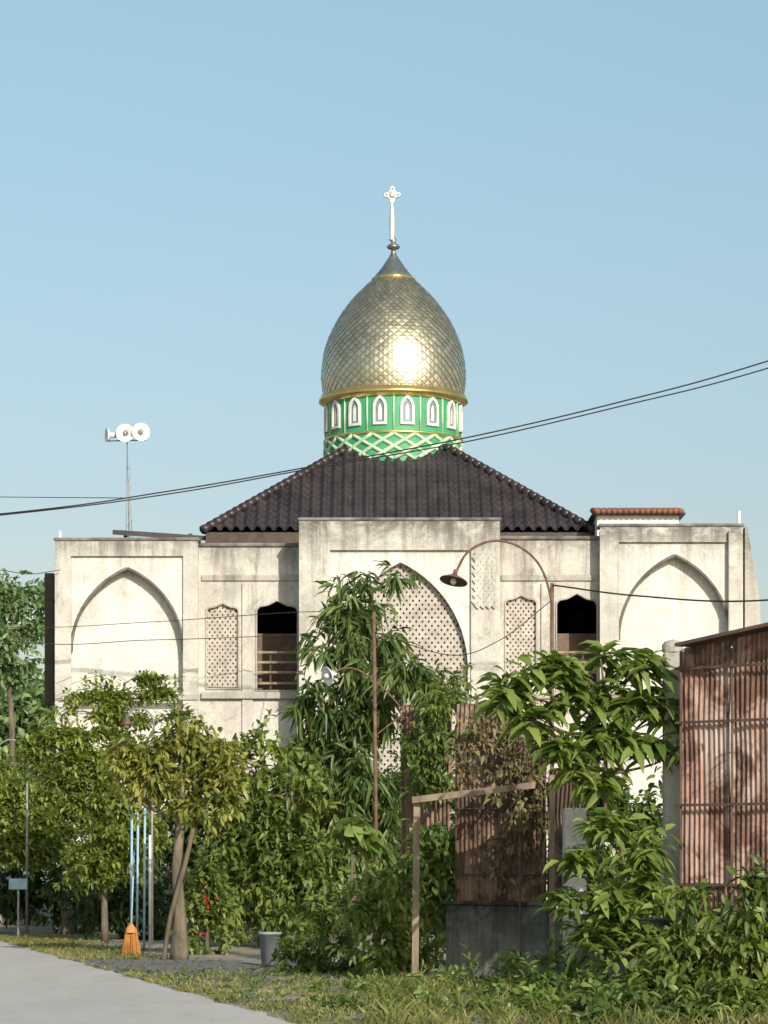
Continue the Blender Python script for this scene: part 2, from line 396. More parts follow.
# hip roof with real tile relief
RC=(.31,63.8); EH=4.15; ZE=8.38; SL=.715
def roofside(k):
    nc=36; nu=nc*6; nr=17; nv=nr*4
    rot=Matrix.Rotation(k*math.pi/2,3,'Z'); vs=[];fs=[]
    L=EH-.6
    for j in range(nv+1):
        t=j/nv; off=EH-t*L
        row=t*nr; fr=row-math.floor(row)
        lift=.045*(1-fr)
        for i in range(nu+1):
            xm=max(-off,min(off,-EH+2*EH*i/nu))
            ph=(xm/(2*EH)*nc*2*math.pi)
            h=.075*max(0,math.cos(ph))**.7 if math.cos(ph)>0 else .02*math.cos(ph)
            z=ZE+(EH-off)*SL+h+lift
            vs.append(tuple(rot@Vector((xm,-off,0))+Vector((RC[0],RC[1],z))))
    w=nu+1
    for j in range(nv):
        for i in range(nu):
            a=j*w+i; fs.append((a,a+1,a+w+1,a+w))
    me=bpy.data.meshes.new('roof_tiles'); me.from_pydata(vs,[],fs); me.update()
    bm=bmesh.new(); bm.from_mesh(me); bmesh.ops.remove_doubles(bm,verts=bm.verts[:],dist=1e-4)
    bmesh.ops.dissolve_degenerate(bm,edges=bm.edges[:],dist=1e-4); bmesh.ops.recalc_face_normals(bm,faces=bm.faces[:])
    bm.to_mesh(me); bm.free()
    link(me,f'roof_tiles_{k+1}',M['tile'],mosque)
for k in range(4): roofside(k)
mb=MB()
for sx,sy in ((-1,-1),(1,-1),(1,1),(-1,1)):
    n=24
    for i in range(n):
        def P(t): 
            o=EH+.02-t*(EH-1.02); return Vector((RC[0]+sx*o,RC[1]+sy*o,ZE+(EH-o)*SL+.05))
        a=P(i/n);b_=P((i+1.12)/n)
        mb.tube([a,a.lerp(b_,.5),b_],[.105,.09,.075],8)
mb.build('hip_ridge_tiles',M['tile'],mosque)
box('roof_eave_board',RC[0]-EH+.03,RC[0]+EH-.03,RC[1]-EH+.05,RC[1]+EH-.05,7.76,ZE+.0,M['wooddark'],mosque)
# dormer and canopy
Yd=59
box('dormer_wall',PX(597,Yd),PX(679,Yd),Yd,Yd+2.2,7.75,PZ(514,Yd),M['white'],mosque)
mb=MB()
n=16
for i in range(n):
    x=PX(594,Yd)+(PX(683,Yd)-PX(594,Yd))*(i+.5)/n
    mb.tube([Vector((x,Yd-.2,PZ(511.5,Yd)-.02)),Vector((x,Yd+1.1,PZ(511,Yd)+.14))],.068,7)
mb.build('dormer_roof_tiles',M['redtile'],mosque)
box('dormer_fascia',PX(592,Yd),PX(685,Yd),Yd-.12,Yd+2.3,PZ(515.5,Yd),PZ(513,Yd)+.004,M['tile'],mosque)
mb=MB(); a=S(113,528,59); b_=S(202,534,59)
mb.bx((a+b_)/2+Vector((0,.8,0)),(b_-a)/2,Vector((0,.9,.10)),Vector((0,0,.05)))
mb.build('tin_canopy',M['tile'],mosque,False)
for i,u in enumerate((125,190)):
    box(f'canopy_post_{i+1}',PX(u,59)-.04,PX(u,59)+.04,59.1,59.18,7.75,PZ(532,59)-.02,M['wooddark'],mosque)
# drum & dome
DC=Vector((.215,63.8,0)); sc=63.8/F
def dz(v): return EYE+(850-v)*sc
mb=MB(); mb.lathe([(1.545,dz(441.5)),(1.545,dz(404))],DC,96); mb.build('drum',M['green'],mosque)
mb=MB(); mb.lathe([(1.545,9.4),(1.545,dz(441.5)-.001)],DC,96); mb.build('drum_base_band',M['green'],mosque)
mb=MB()
mb.lathe([(1.5,dz(407)),(1.60,dz(406)),(1.63,dz(404)),(1.70,dz(403)),(1.70,dz(400.5)),(1.655,dz(399.5)),(1.655,dz(397)),(1.60,dz(396))],DC,96)
mb.lathe([(1.54,dz(443)),(1.58,dz(442.6)),(1.595,dz(441.5)),(1.58,dz(440.4)),(1.54,dz(440))],DC,96)
mb.build('drum_gold_rings',M['ringgold'],mosque)
fr=MB(); pn=MB(); inn=MB(); gp=MB()
def bent(mb,poly,r,ang):
    b=len(mb.v)
    for x,z in poly:
        a=ang+x/1.545
        mb.v.append(Vector((DC.x+r*math.sin(a),DC.y-r*math.cos(a),z)))
    mb.f.append(tuple(range(b,b+len(poly))))
def bentring(mb,outer,inner,r,ang,r0):
    n=len(outer); b=len(mb.v)
    for poly,rr in ((outer,r0),(outer,r),(inner,r),(inner,r0)):
        for x,z in poly:
            a=ang+x/1.545; mb.v.append(Vector((DC.x+rr*math.sin(a),DC.y-rr*math.cos(a),z)))
    for lay in range(3):
        for i in range(n):
            j=(i+1)%n; mb.f.append((b+lay*n+i,b+lay*n+j,b+(lay+1)*n+j,b+(lay+1)*n+i))
def lanc(hw,zb,zs,zt):
    a=arch(0,hw,zs,zt,5); return a+[(-hw,zb),(0,zb),(hw,zb)]
for k in range(16):
    ang=math.radians(22.5*k+11.25)
    o=lanc(.155,dz(434.5),dz(417),dz(406)); i_=lanc(.10,dz(432),dz(418),dz(409))
    bentring(fr,o,i_,1.59,ang,1.54)
    bent(pn,i_,1.556,ang)
    o2=lanc(.04,dz(430),dz(420),dz(414)); bent(inn,o2,1.566,ang)
    a2=math.radians(22.5*k)
    gp.tube([Vector((DC.x+1.55*math.sin(a2),DC.y-1.55*math.cos(a2),dz(v_))) for v_ in (440,405)],.022,6)
fr.build('drum_window_frames',M['white'],mosque,False)
pn.build('drum_window_panes',M['pane'],mosque,False)
inn.build('drum_window_mullions',M['white'],mosque,False)
gp.build('drum_ribs',M['mint'],mosque)
zz=MB()
for k in range(20):
    for sg in (1,-1):
        a0=math.radians(18*k); a1=a0+sg*math.radians(36)
        n=8
        pts=[]
        for i in range(n+1):
            a=a0+(a1-a0)*i/n; z=dz(468)+(dz(443)-dz(468))*i/n
            pts.append(Vector((DC.x+1.552*math.sin(a),DC.y-1.552*math.cos(a),z)))
        zz.tube(pts,.05 if sg>0 else .045,5)
zz.build('drum_zigzag_relief',M['mint'],mosque)
# dome shell of overlapping diamond tiles
prof=[(398,69.5),(390,71),(380,72),(370,71.8),(360,70.6),(350,68.4),(340,65.2),(330,60.8),(320,55.4),(310,48.8),(300,41),(290,31.5),(283,24),(278,18.5)]
pv=[p[0] for p in prof][::-1]; pr=[p[1] for p in prof][::-1]
vv=np.linspace(278,398,600); rr=np.interp(vv,pv,pr)
ker=np.ones(41)/41; rpad=np.pad(rr,20,mode='reflect',reflect_type='odd'); rr=np.convolve(rpad,ker,'valid')
arc=np.concatenate([[0],np.cumsum(np.hypot(np.diff(vv),np.diff(rr)))])
def prof_at(t):
    a=(1-t)*arc[-1]; v=np.interp(a,arc,vv); r=np.interp(a,arc,rr); return r*sc,dz(v)
NC=50; NR=36
vs=[];fs=[];tone=[]
def dp(c,j,push):
    t=min(max(j/NR,0),1); r,z=prof_at(t); a=2*math.pi*c/NC
    return (DC.x+(r+push)*math.sin(a),DC.y-(r+push)*math.cos(a),z)
g=.94
for j in range(-1,NR):
    for c in range(NC):
        cc=c+(.5 if j%2 else 0)
        b0=len(vs); tn=random.random(); jit=random.uniform(-.003,.003)
        vs+= [dp(cc,j+1-g,.018+jit),dp(cc+.5*g,j+1,.010+jit),dp(cc,j+1+g,.003),dp(cc-.5*g,j+1,.010-jit),dp(cc,j+1,.0155)]
        fs+=[(b0,b0+1,b0+4),(b0+1,b0+2,b0+4),(b0+2,b0+3,b0+4),(b0+3,b0,b0+4)]; tone+=[tn]*5
me=bpy.data.meshes.new('dome'); me.from_pydata(vs,[],fs); me.update()
at=me.attributes.new('tone','FLOAT','POINT'); at.data.foreach_set('value',tone)
link(me,'dome_tiles',M['dome'],mosque)
mb=MB(); mb.lathe([(prof_at(t)[0]-.004,prof_at(t)[1]) for t in np.linspace(0,1,60)],DC,100); mb.build('dome_shell',M['grout'],mosque)
SC=DC.copy()
mb=MB(); mb.lathe([(.46,dz(280)),(.455,dz(278)),(.36,dz(273)),(.27,dz(268)),(.18,dz(262)),(.10,dz(257)),(.06,dz(253)),(.05,dz(250)),(.12,dz(249)),(.16,dz(247)),(.12,dz(245)),(.05,dz(243.5)),(.06,dz(240)),(.03,dz(236))],SC,40)
mb.build('spire_cone',M['spire'],mosque)
mb=MB(); mb.lathe([(.465,dz(281)),(.50,dz(280)),(.50,dz(279)),(.455,dz(278))],SC,40); mb.build('spire_collar',M['ringgold'],mosque)
SC=SC+Vector((-.03,0,0))
mb=MB(); mb.lathe([(.05,dz(241)),(.085,dz(240)),(.06,dz(238)),(.075,dz(225)),(.06,dz(212)),(.03,dz(205)),(.03,dz(200))],SC,16)
cz=dz(195); c0=Vector((SC.x,SC.y,cz))
def ring(c,R,r,n=16):
    mb.tube([c+Vector((R*math.cos(2*math.pi*i/n),0,R*math.sin(2*math.pi*i/n))) for i in range(n+1)],r,6,False)
ring(c0,.10,.028)
for a in (0,90,180,270):
    d=Vector((math.cos(math.radians(a)),0,math.sin(math.radians(a)))); ring(c0+d*.135,.045,.026,10)
mb.bx(c0,Vector((.06,0,.06)),Vector((0,.02,0)),Vector((-.06,0,.06)))
mb.tube([c0+Vector((0,0,.15)),c0+Vector((0,0,.24))],[.03,.005],8)
mb.build('finial',M['finial'],mosque)

# ---------------------------------------------------------------- loudspeakers
ls=parent_empty('loudspeaker_mast')
Y=60; top=S(127,440,Y); base=Vector((top.x+.06,Y,7.75))
mb=MB(); mb.tube([base,top],.012,8)
for dx in (-.09,.09):
    mb.tube([Vector((base.x+dx,Y,7.75)),Vector((top.x,Y,top.z-.35))],.007,6)
for i in range(9):
    t=i/9; w=.09*(1-t); z=7.8+(top.z-.4-7.8)*t
    mb.tube([Vector((base.x-w,Y,z)),Vector((base.x+w,Y,z+.15))],.005,5)
mb.tube([S(108,441,Y),S(146,440,Y)],.015,8)
mb.build('mast',M['metal'],ls)
def horn(c,ax,R):
    mb=MB(); c=Vector(c); L=R*1.3
    mb.lathe([(.02,-L),(.05,-L),(.06,-L*.55),(R*.33,-L*.4),(R*.5,-L*.2),(R*.75,-.05),(R,0),(R*1.02,.012),(R*.97,.015),(R*.72,-.04),(R*.45,-L*.2),(R*.3,-L*.42)],c,28,ax)
    mb.build('horn',M['hornwhite'],ls)
    mb=MB(); mb.lathe([(.001,-L*.05),(R*.16,-L*.06),(R*.24,-L*.2),(R*.24,-L*.4)],c,20,ax); mb.build('horn_core',M['metal'],ls)
horn(S(125,433,Y-.1),(.05,-1,.02),.19)
horn(S(141,432,Y-.1),(.25,-1,.02),.19)
horn(S(107,435,Y),(-1,-.35,0),.15)

# ---------------------------------------------------------------- street lamps
def street_lamp(base,poletop,arc_pts,mat_pole,lampmat,shade=.13,pr=.035,ar=.014,axis=(0,0,-1)):
    p=parent_empty('street_lamp')
    mb=MB(); mb.tube([base,base.lerp(poletop,.5),poletop],[pr,pr*.95,pr*.85],10); mb.build('pole',mat_pole,p)
    pts=[Vector(q) for q in arc_pts]; out=smoothpath(pts,8)
    mb=MB(); mb.tube(out,ar,7); mb.build('gooseneck_arm',mat_pole,p)
    e=pts[-1]; s=shade
    mb=MB(); mb.lathe([(.03,-.06),(.035,0),(.05,.02),(s*.55,.05),(s,.10),(s*1.02,.115),(s*.95,.11),(s*.5,.065),(.02,.05)],e,24,axis); mb.build('shade',lampmat,p)
    mb=MB(); mb.lathe([(.02,.06),(.04,.08),(.045,.12),(.03,.155),(.002,.165)],e,14,axis); mb.build('bulb',M['white'],p)
    return p
Y=40
street_lamp(Vector((PX(552,Y),Y,0)),S(552,583,Y),[S(552,640,Y),S(551,600,Y),S(540,566,Y),S(518,546,Y),S(492,541,Y),S(468,552,Y),S(455,574,Y)],M['rustpole'],M['rustlamp'],.20,.032,.018,(-.2,-.25,-.95))
Y=44
street_lamp(Vector((PX(377,Y),Y,0)),S(374,612,Y),[S(376,735,Y),S(402,715,Y),S(404,712,Y),S(385,690,Y),S(362,672,Y),S(345,668,Y),S(333,674,Y)],M['rustpole'],M['hornwhite'],.15,.034,.014,(-.8,-.5,-.3))
Y=47
street_lamp(Vector((PX(152,Y),Y,0)),S(152,740,Y),[S(152,760,Y),S(154,730,Y),S(152,716,Y),S(143,709,Y),S(133,710,Y),S(127,718,Y)],M['metal'],M['rustlamp'],.10,.025,.016)
Y=52
street_lamp(Vector((PX(27,Y),Y,0)),S(27,755,Y),[S(27,775,Y),S(26,752,Y),S(18,742,Y),S(8,740,Y),S(-2,746,Y),S(-5,752,Y)],M['metal'],M['hornwhite'],.11,.025,.018)

# ---------------------------------------------------------------- power lines
pl=parent_empty('power_lines')
mb=MB()
Y=52
for du,dv,rr_ in ((0,0,.013),(0,4,.012)):
    mb.tube(wire([S(-400,550+dv,Y+6),S(0,514+dv*.3,Y),S(170,491+dv*.7,Y-1),S(320,465+dv*.5,Y-2),S(470,437+dv,Y-3),S(620,402+dv*1.1,Y-4),S(768,361+dv*1.8,Y-5),S(1100,250+dv*3,Y-8)]),rr_,5)
mb.tube(wire([S(-300,494,70),S(0,497,70),S(128,498,66)]),.010,5)
mb.tube(wire([S(-300,590,60),S(0,640,54),S(150,640,54.5),S(300,634,54.5),S(376,622,44)]),.008,5)
mb.tube(wire([S(-200,610,60),S(0,627,54),S(150,622,54.5),S(300,612,50),S(374,615,44)]),.007,5)
mb.tube(wire([S(552,585,40),S(640,596,38),S(768,600,36),S(1000,570,33)]),.012,5)
mb.tube(wire([S(374,632,44),S(450,655,42),S(500,640,41),S(552,600,40)]),.007,5)
mb.tube(wire([S(-60,563,56),S(0,570,55.5),S(30,574,55.5),S(60,570,55.9)]),.008,5)
mb.build('cables',M['wire'],pl)

# ---------------------------------------------------------------- corrugated fences
def corrugated(name,a,b,z0,z1a,z1b,mat,parent,pitch=.085,amp=.018,wob=1.0):
    a=Vector((a[0],a[1],0)); b=Vector((b[0],b[1],0)); d=b-a; L=d.length; d.normalize(); nrm=Vector((d.y,-d.x,0))
    n=int(L/pitch*8); vs=[];fs=[]
    nz=6
    for i in range(n+1):
        t=i/n; o=math.sin(2*math.pi*t*L/pitch)*amp
        top=z1a+(z1b-z1a)*t+.012*math.sin(13*t)
        for k in range(nz+1):
            zz_=z0+(top-z0)*k/nz
            w=(.03*math.sin(3*t*L+1.7*k)+.012*math.sin(11*t+k))*wob
            p=a+d*(t*L)+nrm*(o+w*(k/nz)); vs.append((p.x,p.y,zz_))
    for i in range(n):
        for k in range(nz):
            q=i*(nz+1)+k; fs.append((q,q+nz+1,q+nz+2,q+1))
    me=bpy.data.meshes.new(name); me.from_pydata(vs,[],fs); me.update(); return link(me,name,mat,parent,True)
fe=parent_empty('corrugated_fence')
q0=Vector((3.13,29.6)); q1=Vector((3.62,29.2)); q2=Vector((4.12,28.8)); q3=Vector((5.6,27.6))
corrugated('sheet_1',q0,q1,1.25,3.72,3.80,M['rustA'],fe,.062,.014,.8)
corrugated('sheet_2',q1+Vector((.01,.04)),q2,1.22,3.84,3.92,M['rustA'],fe,.062,.014,.8)
corrugated('sheet_3',q2,q3,1.25,3.90,3.95,M['rustA'],fe,.062,.014,.8)
corrugated('sheet_low',q0+Vector((0,.10)),q3+Vector((0,.10)),.9,1.30,1.30,M['rustB'],fe,.062,.014,.3)
mb=MB()
for z in (.98,1.24,2.08,2.95,3.52):
    mb.bx(Vector(((q0.x+q3.x)/2-.03,(q0.y+q3.y)/2-.05,z)),Vector(((q3.x-q0.x)/2+.03,(q3.y-q0.y)/2,.008)),Vector((0,.014,0)),Vector((0,0,.014)))
for t in (0.0,.50,1.0,1.6,2.2,2.8):
    p=q0+(q3-q0).normalized()*t*1.26
    mb.bx(Vector((p.x,p.y-.075,1.85)),Vector((.013,0,0)),Vector((0,.010,0)),Vector((0,0,1.85)))
for i in range(60):
    p=q0+(q3-q0).normalized()*i*.05
    mb.tube([Vector((p.x,p.y-.055,.88)),Vector((p.x,p.y-.055,1.22))],.005,4)
mb.build('frame_rails_and_bars',M['rustdark'],fe,False)
mb=MB(); mb.bx(Vector((4.25,28.9,3.93)),Vector((.92,-.70,.17)),Vector((.3,.4,.02)),Vector((0,0,.018)))
mb.build('lean_to_roof',M['rustdark'],fe,False)
fe2=parent_empty('corrugated_fence')
corrugated('sheet_1',(.88,34.3),(1.42,33.9),.95,3.38,3.44,M['rustB'],fe2,.065,.015)
corrugated('sheet_2',(1.40,33.87),(1.95,33.5),.95,3.28,3.08,M['rustB'],fe2,.065,.015)
corrugated('sheet_3',(1.96,33.5),(2.40,32.9),.95,2.55,2.6,M['rustB'],fe2,.065,.015)
corrugated('sheet_4',(.22,36.6),(.86,36.2),.5,3.50,3.40,M['rustB'],fe2,.065,.015)
mb=MB()
for z in (1.3,2.1,2.9):
    mb.tube([Vector((.86,34.24,z)),Vector((1.93,33.44,z))],.010,5)
for t in (0,.5,1):
    mb.tube([Vector((.88+1.05*t,34.23-.78*t,.95)),Vector((.88+1.05*t,34.23-.78*t,3.1))],.010,5)
mb.build('rails',M['rustdark'],fe2,False)
def wallseg(name,a,b,z0,z1,th,mat,parent=None):
    a=Vector((a[0],a[1],0)); b=Vector((b[0],b[1],0)); d=(b-a); n=Vector((d.y,-d.x,0)).normalized()
    bm=bmesh.new()
    bb=[]
    for z in (z0,z1):
        for p in (a-n*th/2,b-n*th/2,b+n*th/2,a+n*th/2): bb.append(bm.verts.new((p.x,p.y,z)))
    for q in ((0,3,2,1),(4,5,6,7),(0,1,5,4),(1,2,6,5),(2,3,7,6),(3,0,4,7)): bm.faces.new([bb[i] for i in q])
    bmesh.ops.recalc_face_normals(bm,faces=bm.faces[:])
    bmesh.ops.bevel(bm,geom=bm.edges[:],offset=.012,segments=1,affect='EDGES')
    me=bpy.data.meshes.new(name); bm.to_mesh(me); bm.free(); return link(me,name,mat,parent)
bw=parent_empty('boundary_wall')
wallseg('footing_1',(.80,34.35),(2.02,33.43),0,.93,.16,M['mossy'],bw)
wallseg('cap_1',(.78,34.37),(2.04,33.41),.934,.98,.22,M['mossy'],bw)
wallseg('footing_2',(2.05,33.4),(3.05,29.75),0,.86,.16,M['mossy'],bw)
wallseg('footing_3',(3.13,29.6),(5.6,27.6),0,.88,.16,M['mossy'],bw)
box('gate_pillar',PX(563,32.6),PX(586,32.6),32.5,32.75,0,PZ(808,32.6),M['wall'],bw,.02)
cp=parent_empty('concrete_post')
xx=PX(673,30)
box('shaft',xx-.10,xx+.10,29.95,30.15,0,PZ(652,30),M['wall2'],cp,.02)
mb=MB(); mb.lathe([(.11,PZ(652,30)),(.115,PZ(645,30)),(.08,PZ(641,30)),(.002,PZ(639,30))],Vector((xx,30.05,0)),16); mb.build('cap',M['wall2'],cp)
gw=parent_empty('garden_wall')
wallseg('panel',(PX(622,38),38),(PX(672,38),38),0,PZ(742,38),.15,M['panelw'],gw)
wallseg('panel_2',(PX(672,38)+.01,38),(8.5,38),0,PZ(800,38),.15,M['wall2'],gw)
tf=parent_empty('timber_gate_frame')
Y=33.2
mb=MB(); xb=PX(416,Y)
mb.bx(Vector((xb,Y,PZ(797,Y)/2)),Vector((.040,0,0)),Vector((0,.04,0)),Vector((0.012,0,PZ(797,Y)/2)))
a=S(412,800,Y-.08); b_=S(535,785,Y-.5)
d=(b_-a)/2; mb.bx((a+b_)/2,d,Vector((0,.03,0)),Vector((0,0,.038)))
xc=PX(552,32.7)
mb.bx(Vector((xc,32.7,PZ(775,32.7)/2)),Vector((.03,0,0)),Vector((0,.03,0)),Vector((0,0,PZ(775,32.7)/2)))
mb.build('posts_and_beam',M['wood'],tf,False)
# ---------------------------------------------------------------- foliage machinery
def norm(a): return a/np.maximum(np.linalg.norm(a,axis=1,keepdims=True),1e-9)
def make_leaves(name,P,D,L,W,droop,tone,mat,parent,fold=.18,flat=.6):
    n=len(P); D=norm(D); up=np.zeros((n,3)); up[:,2]=1
    Nn=norm(up*flat*2+rng.normal(size=(n,3))*(1.2-flat))
    Sd=norm(np.cross(D,Nn)); Nn=np.cross(Sd,D)
    L=L[:,None]; W=W[:,None]
    A=P
    c1=P+D*L*.35-up*droop*L*.04; c2=P+D*L*.72-up*droop*L*.2; tip=P+D*L-up*droop*L*.42
    l1=c1+Sd*W*.5+Nn*W*fold; r1=c1-Sd*W*.5+Nn*W*fold
    l2=c2+Sd*W*.36+Nn*W*fold; r2=c2-Sd*W*.36+Nn*W*fold
    V=np.stack([A,l1,c1,r1,l2,c2,r2,tip],1).reshape(-1,3)
    base=(np.arange(n)*8)[:,None,None]
    tri=np.array([[0,2,1],[0,3,2],[1,2,5],[1,5,4],[2,3,6],[2,6,5],[4,5,7],[5,6,7]])[None]
    Fc=(base+tri).reshape(-1)
    me=bpy.data.meshes.new(name); me.vertices.add(len(V)); me.vertices.foreach_set('co',V.astype(np.float32).ravel())
    nf=len(Fc)//3
    me.loops.add(len(Fc)); me.loops.foreach_set('vertex_index',Fc.astype(np.int32))
    me.polygons.add(nf); me.polygons.foreach_set('loop_start',(np.arange(nf)*3).astype(np.int32))
    me.polygons.foreach_set('use_smooth',np.ones(nf,dtype=bool))
    me.update(calc_edges=True)
    at=me.attributes.new('tone','FLOAT','POINT'); at.data.foreach_set('value',np.repeat(np.clip(tone,0,1),8).astype(np.float32))
    return link(me,name,mat,parent)
def sphere(n):
    return norm(rng.normal(size=(n,3)))
def field(P,wl):
    k=2*math.pi/wl; x,y,z=P[:,0]*k,P[:,1]*k*.8,P[:,2]*k*1.15
    return (np.sin(x+1.3*np.sin(z*.7+y*.4))+np.sin(z*1.0+1.1*np.sin(y+x*.6)+2)+np.sin(y*.9+x*.5+z*.4+4)
            +.6*np.sin(2.3*x+1.9*z)+.6*np.sin(2.1*z-1.7*x+y))/2.6
def crown_pts(blobs,Y,dens,bias=.5,gap=0,wl=.8):
    T=[];Cn=[]
    for bl in blobs:
        u,v,ru,rv=bl[:4]; dy=bl[4] if len(bl)>4 else 0; yy=Y+dy; s=yy/F
        c=np.array(S(u,v,yy)); R=np.array([ru*s,min(ru,rv*1.6)*s*.9,rv*s])
        n=max(4,int(dens*ru*rv/100))
        d=sphere(n); ph=rng.uniform(0,6,3)
        lump=1+.25*np.sin(d[:,0]*5+ph[0])*np.sin(d[:,2]*6+ph[1])+.16*rng.normal(size=n)+.45*(rng.random(n)>.93)
        r=rng.random(n)**bias
        T.append(c+d*R*(r*lump)[:,None]); Cn.append(np.repeat(c[None],n,0))
    T=np.concatenate(T); Cn=np.concatenate(Cn)
    if gap>-1:
        k=field(T,wl)+rng.normal(0,.12,len(T))>gap-.0; T=T[k]; Cn=Cn[k]
    return T,Cn
def plant(name,Y,blobs,dens,per,L,W,droop,mat,trunk=None,barkmat=None,mode='spray',spread=.12,flat=.6,down=.3,tr=.06,limbs=True,subs=.25,tonebias=0,leafname='foliage',gap=-.25,wl=.8):
    p=parent_empty(name)
    T,C=crown_pts(blobs,Y,dens,gap=gap,wl=wl)
    n=len(T)
    tw=np.repeat(np.arange(n),per); m_=len(tw)
    if mode=='spray':
        out=norm(T-C+1e-6)[tw]
        D=norm(sphere(m_)*.9+out*.6+np.array([0,0,-down]))
        td=norm(norm(T-C+1e-6)+sphere(n)*.7+np.array([0,0,.15-down*.5]))[tw]
        P=T[tw]+td*(rng.uniform(-.5,1.6,m_)*spread*1.6)[:,None]+rng.normal(size=(m_,3))*spread*.35
    else:
        az=np.tile(np.arange(per),n)*2.4+rng.random(m_)*.7
        el=rng.uniform(-.5,.9,m_)-down
        D=np.stack([np.cos(az)*np.cos(el),np.sin(az)*np.cos(el),np.sin(el)],1)
        P=T[tw]+D*.02+rng.normal(size=(m_,3))*spread
    tn=np.repeat(rng.normal(.47,.20,n),per)+rng.normal(0,.17,m_)+tonebias+.12*np.sin(T[tw][:,0]*2.2+T[tw][:,2]*1.7)
    LL=L*rng.uniform(.6,1.3,m_); WW=W*rng.uniform(.75,1.2,m_)
    P[:,2]=np.maximum(P[:,2],.05)
    make_leaves(leafname,P,D,LL,WW,droop,tn,mat,p,flat=flat)
    mb=MB()
    if trunk:
        tp=[Vector(q) for q in trunk]; k=len(tp)
        rad=[tr*(1.35 if i==0 else 1)*(1-.6*i/(k-1)) for i in range(k)]
        mb.tube(wire(tp,n=5),list(np.interp(np.linspace(0,k-1,5*(k-1)+1),range(k),rad)),9)
        centers=[Vector(S(b[0],b[1],Y+(b[4] if len(b)>4 else 0))) for b in blobs]
        for c in centers:
            if not limbs: break
            cand=[q for q in wire(tp,n=6) if q.z<c.z+.1] or [tp[0]]
            s0=min(cand,key=lambda q:(q-c).length+ .3*abs(q.z-(c.z-.5)))
            mid=s0.lerp(c,.5)+Vector((random.uniform(-.08,.08),random.uniform(-.08,.08),-.06))
            mb.tube(wire([s0,mid,c],n=4),list(np.linspace(tr*.45,tr*.16,9)),6)
        idx=rng.choice(n,int(n*subs),replace=False)
        for i in idx:
            a=Vector(C[i]); b=Vector(T[i]); mid=a.lerp(b,.5)+Vector((0,0,.03))
            mb.tube([a,mid,b],[tr*.14,tr*.1,tr*.05],4,False)
        mb.build('trunk_and_limbs',barkmat or M['bark'],p)
    return p
# --- mango tree in front of portal (open, irregular)
Y=47
plant('mango_tree',Y,[(374,588,16,14),(352,616,26,18),(386,634,14,18),(337,652,22,20),(372,668,26,24),(322,700,22,26),(356,715,28,26),(405,672,22,12,-1),(434,688,28,10,-1),(326,760,24,34),(362,770,28,32),(334,825,30,36),(398,576,7,6),(350,582,14,6),(324,620,10,7),(384,705,12,20),(306,740,10,26),(390,790,12,30),(372,840,20,24)],
  15,10,.29,.065,.9,M['lf_mango'],[Vector((PX(352,Y),Y,0)),S(356,860,Y),S(350,760,Y),S(362,680,Y),S(372,590,Y)],spread=.09,down=.6,flat=.45,tr=.09,gap=-.02,wl=.65,tonebias=.06)
# --- shrubs between yellow tree and mango
plant('hedge_shrub',46,[(228,765,20,18),(262,750,22,11),(250,790,30,26),(292,800,26,28),(235,835,28,28),(275,850,34,34),(310,870,30,36),(245,890,30,30),(285,915,34,26),(222,905,16,28),(258,734,7,9),(312,780,8,18)],
  12,9,.18,.08,.6,M['lf_green'],[Vector((PX(262,46),46,0)),S(264,880,46),S(262,760,46)],spread=.11,tr=.05,gap=-.22,wl=.65,tonebias=.12)
# --- yellow-green tree
Y=40.7
plant('yellow_leaf_tree',Y,[(178,742,32,8),(142,750,24,8),(211,746,28,9),(158,766,34,9),(207,772,32,12),(184,731,20,5),(122,760,16,6),(238,762,14,9),(175,786,28,10,.5),(146,780,22,8),(224,798,12,10),(197,808,18,9),(136,800,10,6)],
  38,8,.15,.068,.6,M['lf_yellow'],[Vector((PX(179,Y),Y,0)),S(180,920,Y),S(177,870,Y),S(181,815,Y),S(182,760,Y)],M['barkgrey'],spread=.09,tr=.11,down=.25,gap=-.1,wl=.5,tonebias=.02)
st=parent_empty('leaning_stem'); mb=MB()
mb.tube(wire([Vector((PX(164,Y),Y-.1,0)),S(171,915,Y-.14),S(186,860,Y-.18),S(196,815,Y)]),[.035]*43,7)
mb.build('stem',M['bark'],st)
# --- layered terminalia trees at left
plant('terminalia_tree',48,[(130,680,34,4),(108,697,36,4),(150,695,28,4),(96,714,44,5),(134,722,28,4),(84,736,50,6),(60,755,50,6),(108,760,42,7),(70,780,56,8),(105,800,46,10),(120,830,34,20),(100,862,34,20),(140,840,16,24),(172,716,16,4),(40,745,26,4)],
  70,8,.13,.06,.2,M['lf_layer'],[Vector((PX(105,48),48,0)),S(104,850,48),S(110,760,48),S(125,683,48)],M['barkgrey'],spread=.07,flat=.95,down=.0,tr=.05,gap=-.35,wl=.7,tonebias=.05)
plant('terminalia_tree',53,[(25,766,50,6),(5,785,46,8),(45,800,54,9),(10,820,48,10),(50,835,52,12),(20,850,52,12),(-20,800,40,14),(-10,840,40,16),(60,815,40,8)],
  55,8,.15,.07,.2,M['lf_layer'],[Vector((PX(67,53),53,0)),S(66,880,53),S(62,820,53),S(40,770,53)],M['barkgrey'],spread=.09,flat=.95,down=.0,tr=.10,gap=-.35,wl=.8,tonebias=.05)
